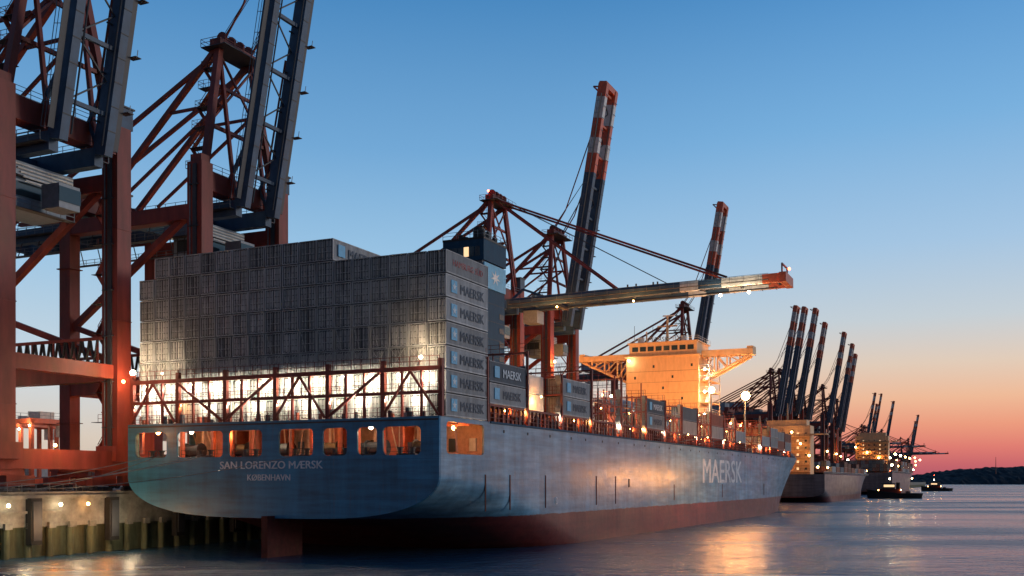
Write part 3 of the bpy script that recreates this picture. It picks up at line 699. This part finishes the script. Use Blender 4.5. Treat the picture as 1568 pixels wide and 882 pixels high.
    for a in (-3.2,3.2):
        A=ap+Vector((a,0,0))
        if not raised:
            b.beam(A,P(a,51,1.2),.28,.45,'red'); b.beam(A,P(a,26,1.2),.28,.45,'red')
            b.tube(A+Vector((0,0,1)),P(a*.5,38,1.2),.06,'rope',5)
        else:
            m1=P(a,30,5.5); b.beam(A,m1,.2,.25,'red'); b.beam(m1,P(a,51,1.2),.2,.25,'red')
            for d in (0,.5,1.0): b.tube(A+Vector((d*.5,0,1)),P(a*.5+d,40+d,1.2),.05,'rope',5)
            b.beam(P(a,6,1.8),P(a,24,1.5),.2,.25,'red')
    if not raised:
        for l in (24,27,29,33,34): b.beam(P(3,l,1.0),P(3,l,3.0),.3,.3,'dark')
        b.beam(P(-3.2,12,-1.2),P(3.2,12,-1.2),1.2,.6,'dark'); b.box(-2,2,-10,-6.5,45.5,48.4,'grey')
    return b.mesh('crane_structure_'+('raised' if raised else 'lowered')+('_striped' if striped else ''))
CR=crane_mesh(True,False,79.5); CS=crane_mesh(True,True,80.5); CL=crane_mesh(False,True)
def crane(me,a,s=50,rot=0,scale=1.0,dz=0):
    e=top('gantry_crane',a,s,dz,rot,scale); inst(me,'steel_structure',e); return e
c1=crane(CR,-7); c2=crane(CR,27); c3=crane(CL,121); c4=crane(CS,158); c5=crane(CS,286)
lamp(c1,(-2,-1.2,13.4),1300,'o',.2,(0,-3,1.5)); lamp(c1,(8,-2.2,22),600,'o',.2,(0,-1,0)); lamp(c1,(-9,12,21.6),1300,'o',.2)
lamp(c1,(0,26,21.6),1200,'w',.2); lamp(c2,(-9,14,21.6),1200,'o',.2); lamp(c2,(0,26,14),1800,'o',.2,(0,-2,0))
lamp(c1,(0,10,45.9),500,'w',.15); lamp(c2,(0,12,45.9),400,'w',.15)
for c in (c3,c4):
    for loc in ((-9,-2,40),(9,-2,28),(-9,14,21.6)): lamp(c,loc,4000,'o',.25,(0,-1.4,-.5))
for y in (-16,-34): lamp(c3,(-4.6,y,48.3),4500,'o',.2,(-2.5,0,-3.5))
lamp(c3,(-4.2,-53,48.2),1300,'w',.3,(-1.2,0,-.9)); lamp(c3,(-4.2,-59,48.4),1500,'w',.3,(-1.2,0,-.9))
inst(SPH['lampr'],'bulb',c3,(0,-66.5,53.4),scale=(.3,)*3); inst(SPH['lampr'],'bulb',c4,(0,-13,113.2),scale=(.25,)*3)
inst(SPH['lampr'],'bulb',c3,(-5,1,76.3),scale=(.25,)*3)
for i,(a,sc_) in enumerate(((448,.88),(502,.95),(530,.98),(542,.92),(655,1.0),(694,.97),(720,.93))):
    c=crane(CS,a,50+random.uniform(-2,4),R(random.uniform(-1,1)),sc_); lamp(c,(0,-2,30),5000 if i%2 else 0,'o',.6,(0,-2,0)); lamp(c,(0,14,21),0,'o',.5)
for a,m_,sc_ in ((820,CL,.8),(905,CS,.8),(1000,CL,.85),(1060,CS,.9),(1130,CS,.85),(1250,CS,.95),(1330,CL,.9),(1450,CS,.9),(1600,CL,1.0),(1720,CS,.95)):
    c=crane(m_,a,50+random.uniform(0,25),R(random.uniform(-14,14)),sc_)
    for j in range(4): inst(SPH[('lampo','lampw')[j%2]],'bulb',c,(random.uniform(-10,10),random.uniform(-20,10),random.uniform(12,45)),scale=(1.1,)*3)

# ---------------------------------------------------------------- quay
qy=top('quay'); b=MB()
b.box(-260,1800,48.6,900,6.0,7.48,'asph'); b.box(-260,1800,48.0,50.0,3.6,7.5,'conc'); b.box(-260,1800,48.9,900,-4,5.99,'moss')
b.box(-260,1800,47.9,48.5,7.5,7.75,'conc')
b.obj('quay_deck',qy)
b=MB()
x=-60
while x<60:
    b.tube((x,48.2,-4),(x,48.2,3.7),.42,'moss',9); b.box(x-.5,x+.5,47.6,48.0,3.4,4.1,'conc')
    x+=3.1
for x in range(-62,300,12):
    b.box(x,x+1.6,47.1,47.98,1.5,7.0,'rubber'); b.box(x+.2,x+1.4,46.9,47.1,2.0,6.6,'dark')
b.box(-60,-9,47.65,47.98,5.2,5.5,'conc'); b.box(-60,60,47.7,47.98,6.9,7.35,'conc')
for x in range(-58,60,9):
    b.tube((x,49.2,7.5),(x,49.2,8.1),.28,'dark',9,.34); b.tube((x,49.2,8.1),(x,49.2,8.25),.42,'dark',9)
b.rail((-60,48.6,7.6),(-6,48.6,7.6),'grey',1.1,2,.05)
b.box(-200,900,49.95,50.05,7.5,7.56,'dark'); b.box(-200,900,75.95,76.05,7.48,7.56,'dark')
b.obj('quay_wall_fittings',qy)
for x,k_ in ((-17,'w'),(-13.2,'o'),(-9.6,'w'),(-5.4,'o'),(-1.5,'w')): lamp(qy,(x,47.2,6.2),520,k_,.2,(0,-3.0,-2.2),size=.35)
lamp(qy,(-14,52,9.5),400,'o',.15); lamp(qy,(4,55,9.5),600,'o',.15)
def straddle(a,s):
    e=top('straddle_carrier',a,s,ZQ); b=MB()
    for x in (-4,4):
        for y in (-2.3,2.3):
            b.box(x-.3,x+.3,y-.3,y+.3,1.2,12,'orange'); b.tube((x,y-.3,.6),(x,y+.3,.6),.6,'rubber',12); b.tube((x+1.5*(1 if x<0 else -1),y-.3,.6),(x+1.5*(1 if x<0 else -1),y+.3,.6),.6,'rubber',12)
        b.box(x-.4,x+.4,-2.6,2.6,11.4,12.2,'orange')
    for y in (-2.3,2.3): b.box(-5,5,y-.35,y+.35,1.1,2,'orange'); b.box(-4.6,4.6,y-.3,y+.3,11.5,12.3,'orange'); b.rail((-4.6,y,12.3),(4.6,y,12.3),'grey')
    b.box(-1.5,1.5,-1.5,1.5,12.2,13.6,'white'); b.box(4,5.6,-1,1,9.4,11.4,'white'); b.box(-6,6,-1.2,1.2,6.2,6.7,'orange')
    b.box(-5.4,-4.4,1,2.4,9.6,11.5,'white'); b.box(-5.44,-5.4,1.2,2.2,10.3,11.2,'glass')
    b.obj('carrier_frame',e); lamp(e,(-4.6,-2.5,11),700,'w',.16,(-1.2,-.5,0)); inst(SPH['lampw'],'bulb',e,(-4.6,2.5,6),scale=(.14,)*3)
for a,s in ((30,96),(52,92),(66,110),(20,120),(85,100),(38,108)): straddle(a,s)
yd=top('container_yard')
for a in range(-10,180,14):
    for j in range(14):
        if random.random()<.75:
            for t in range(random.choice((1,2))): inst(CM[random.choice(('cgrey','crust','cdark','cwhite'))],'container',yd,(a,150+j*4,7.5+t*2.6))
for a in range(-30,900,60):
    lm=top('floodlight_mast',a,190,ZQ); b=MB(); b.tube((0,0,0),(0,0,28),.35,'grey',8,.2); b.box(-.3,.3,-2,2,27.6,28.3,'grey'); b.obj('mast',lm)
    lamp(lm,(-.5,0,27.9),2500 if a<100 else 0,'o',.3,(-1,0,-.5))

ml=top('mooring_lines'); b=MB()
def line(p,q,sag):
    p=Vector(p);q=Vector(q);pr=p
    for i in range(1,15):
        t=i/14; c=p+(q-p)*t; c.z-=sag*4*t*(1-t); b.tube(pr,c,.045,'cdark',5); pr=c
line((A0-.1,33,12.3),(-30,49.2,8),1.2); line((A0-.1,31.5,12.3),(-40,49.2,8),1.6); line((A0-.1,18,12.2),(-22,49.2,8),1.2); line((A0-.1,40,12.2),(-12,49.2,8),.5); line((A0-.1,41,12.2),(-31,49.2,8),.9)
b.obj('ropes',ml)

# ---------------------------------------------------------------- other ships
def ship2(a,s,Lh,B,zd,name,brpos,topz,tiers):
    e=top(name,a,s); k=Lh/310
    build_hull(e,Lh,B,zd,zd-3,0,'hull2',bow=.7,zc0=5,zb0=2,sheer=3,k=k)
    b=MB()
    pts=[(0,y,z) for y,z in [(0,zd),(B,zd),(B,5)]+[(B/2+B/2*math.cos(math.pi*i/12),5-3*math.sqrt(max(0,1-abs(math.cos(math.pi*i/12))**3.5))) for i in range(1,12)]+[(0,5)]]
    b.poly(pts,'hull2')
    x=brpos; b.box(x,x+10,B*.2,B*.8,zd,topz,'sodium_white'); b.box(x-.5,x+6,0,B,topz-4,topz-3.6,'sodium_white'); b.box(x+1,x+9,B*.25,B*.75,topz,topz+2.5,'sodium_white')
    for z in range(int(zd)+2,int(topz)-1,3):
        b.box(x-2.3,x,B*.2,B*.8,z-.9,z-.7,'sodium_white'); b.rail((x-2.3,B*.2,z-.7),(x-2.3,B*.8,z-.7),'dark',1.1,2,.08)
        for j in range(6): b.box(x-.06,x,B*.24+j*B*.1,B*.24+j*B*.1+.9,z,z+.9,'litwin' if (j+z)%3==0 else 'glass')
    b.tube((x+4,B/2,topz+2),(x+4,B/2,topz+10),.4,'sodium_white',7,.2); b.box(x+12,x+17,B*.4,B*.6,zd,topz-2,'funnel')
    b.rail((0,.2,zd),(Lh*.8,.2,zd),'white',1.1,4,.1)
    b.obj('superstructure',e)
    for j in range(int((Lh*.8-30)/14)):
        aa=25+j*14
        if abs(aa-brpos)<16: continue
        for i in range(int(B//2.5)):
            for t in range(random.choice(tiers)):
                inst(CM[random.choice(('cgrey','crust','cdark','crust'))],'container',e,(aa,.3+2.5*i,zd+1+t*2.6))
    return e
s2=ship2(352,9,215,34,12,'cargo_ship',6,33,(1,1,2))
for j in range(9): lamp(s2,(1.5,3+j*3.6,15+j%4*5),350 if j%2 else 0,'o',.45,(-1.8,0,0))
for j in range(8): lamp(s2,(20+j*22,1.5,15),400 if j%2 else 0,'o',.4,(0,-1,0))
s3=ship2(640,6,270,38,15,'cargo_ship',60,42,(2,3,3))
for j in range(9): lamp(s3,(10+j*24,1.0,20+j%2*8),900 if j%2 else 0,'o' if j%3 else 'w',.7,(0,-1.5,0))
for j in range(4): lamp(s3,(58,6+j*8,22+j*4),0,'o',.6,(-1.5,0,0))
for a_,p in ((318,3500),(335,3500)):
    lm=top('floodlight_mast',a_,46.5,0); b=MB(); b.tube((0,1.6,6),(0,1.6,12),.2,'grey',8); b.beam((0,1.6,11.8),(0,-.3,12),.15,.15,'grey'); b.obj('mast',lm); lamp(lm,(0,-.4,11.8),p,'o',.5,(0,-1,-.4))

def tug(x,y,rot,sc_=1):
    e=wtop('tug_boat',x,y,0,rot,sc_); b=MB()
    n=14; secs=[]
    for i in range(n+1):
        t=i/n; X=-14+28*t; hb_=4.6*(1-abs(2*t-1)**3.2*(.45 if t<.5 else 1)); zt_=2.2+1.9*max(0,t-.35)**1.4*2+.2
        secs.append([(X,-hb_,zt_),(X*.98,-hb_*.85,.2),(X*.95,-hb_*.5,-1.2),(X*.95,hb_*.5,-1.2),(X*.98,hb_*.85,.2),(X,hb_,zt_)])
    for A_,B_ in zip(secs,secs[1:]):
        for j in range(5): b.poly([A_[j],B_[j],B_[j+1],A_[j+1]],'black')
        b.poly([A_[5],B_[5],B_[0],A_[0]],'deck')
        for j in (0,5): b.beam(Vector(A_[j]),Vector(B_[j]),.5,.6,'rubber')
    b.poly(secs[0][::-1],'black')
    b.box(-3,8,-2.8,2.8,2,5.0,'rudder'); b.box(0,6,-2.2,2.2,5.0,7.8,'black'); b.box(5.98,6.03,-2,2,6,7.3,'glass'); b.box(.3,5.7,-2.25,-2.2,6,7.2,'litwin'); b.box(.3,5.7,2.2,2.25,6,7.2,'litwin'); b.box(-.4,6.6,-2.5,2.5,7.8,8.0,'black')
    b.tube((2,0,8),(2,0,14.5),.22,'dark',7); b.beam((2,-1.4,11.6),(2,1.4,11.6),.15,.15,'dark'); b.tube((-2,-1.8,4.8),(-2,-1.8,8.4),.65,'black',9); b.tube((-2,1.8,4.8),(-2,1.8,8.4),.65,'black',9)
    b.box(-8,-6,-1,1,2,3.8,'dark'); b.rail((-12,-4,2.4),(-3,-4.3,2.4),'dark',1,1.5,.08); b.beam((2,0,13),(12,0,4.4),.06,.06,'dark')
    b.obj('tug_body',e); lamp(e,(2.3,.5,10.4),300,'w',.4)
    for p in ((-2.8,2.95,4.5),(8.1,1,4.3)): lamp(e,p,80,'o',.26,(0,.8,0))
    inst(SPH['lampr'],'bulb',e,(2,0,14.6),scale=(.3,)*3)
tug((1369-784)/1600*554,554,R(172),1.0); tug((1434-784)/1600*960,960,R(178),1.0); tug((1283-784)/1600*820,820,R(160),.8)

def hills():
    nx,ny=260,26; V=[];F=[]
    for i in range(nx+1):
        X=900+2600*i/nx
        for j in range(ny+1):
            t=j/ny; Y=2900+700*t
            h=18+34*sstep((X-1150)/260)+9*noise.noise((X*.004,3,0))+5*noise.noise((X*.015,7,t*3))
            prof=math.sin(math.pi*min(1,t*1.2+.02)) if t<.8 else .5
            z=-2+h*max(0,prof)+ (9*abs(noise.noise((X*.06,Y*.03,1)))+5*noise.noise((X*.15,Y*.1,2)))*(1 if 0<j<ny else 0)
            V.append((X,Y,z if j>0 else -2))
    for i in range(nx):
        for j in range(ny): a=i*(ny+1)+j; F.append((a,a+ny+1,a+ny+2,a+1))
    me=bpy.data.meshes.new('hills'); me.from_pydata(V,[],F)
    M['hill']=mat('wooded_hill',(.02,.024,.03),.95,var=.6,nscale=.03,spec=.1); me.materials.append(M['hill']); o=bpy.data.objects.new('hills',me); COL.objects.link(o)
hills()
fs=wtop('far_shore',0,0); b=MB(); b.box(-6000,9000,3700,5200,-2,7,'asph'); b.obj('shore_land',fs)
tw=wtop('radio_mast',2900*.471,2950,30); b=MB(); b.tube((0,0,0),(0,0,48),1.2,'red',6,.5); b.obj('mast',tw)
print('objects',len(bpy.data.objects), 'lights',len([o for o in bpy.data.objects if o.type=='LIGHT']))
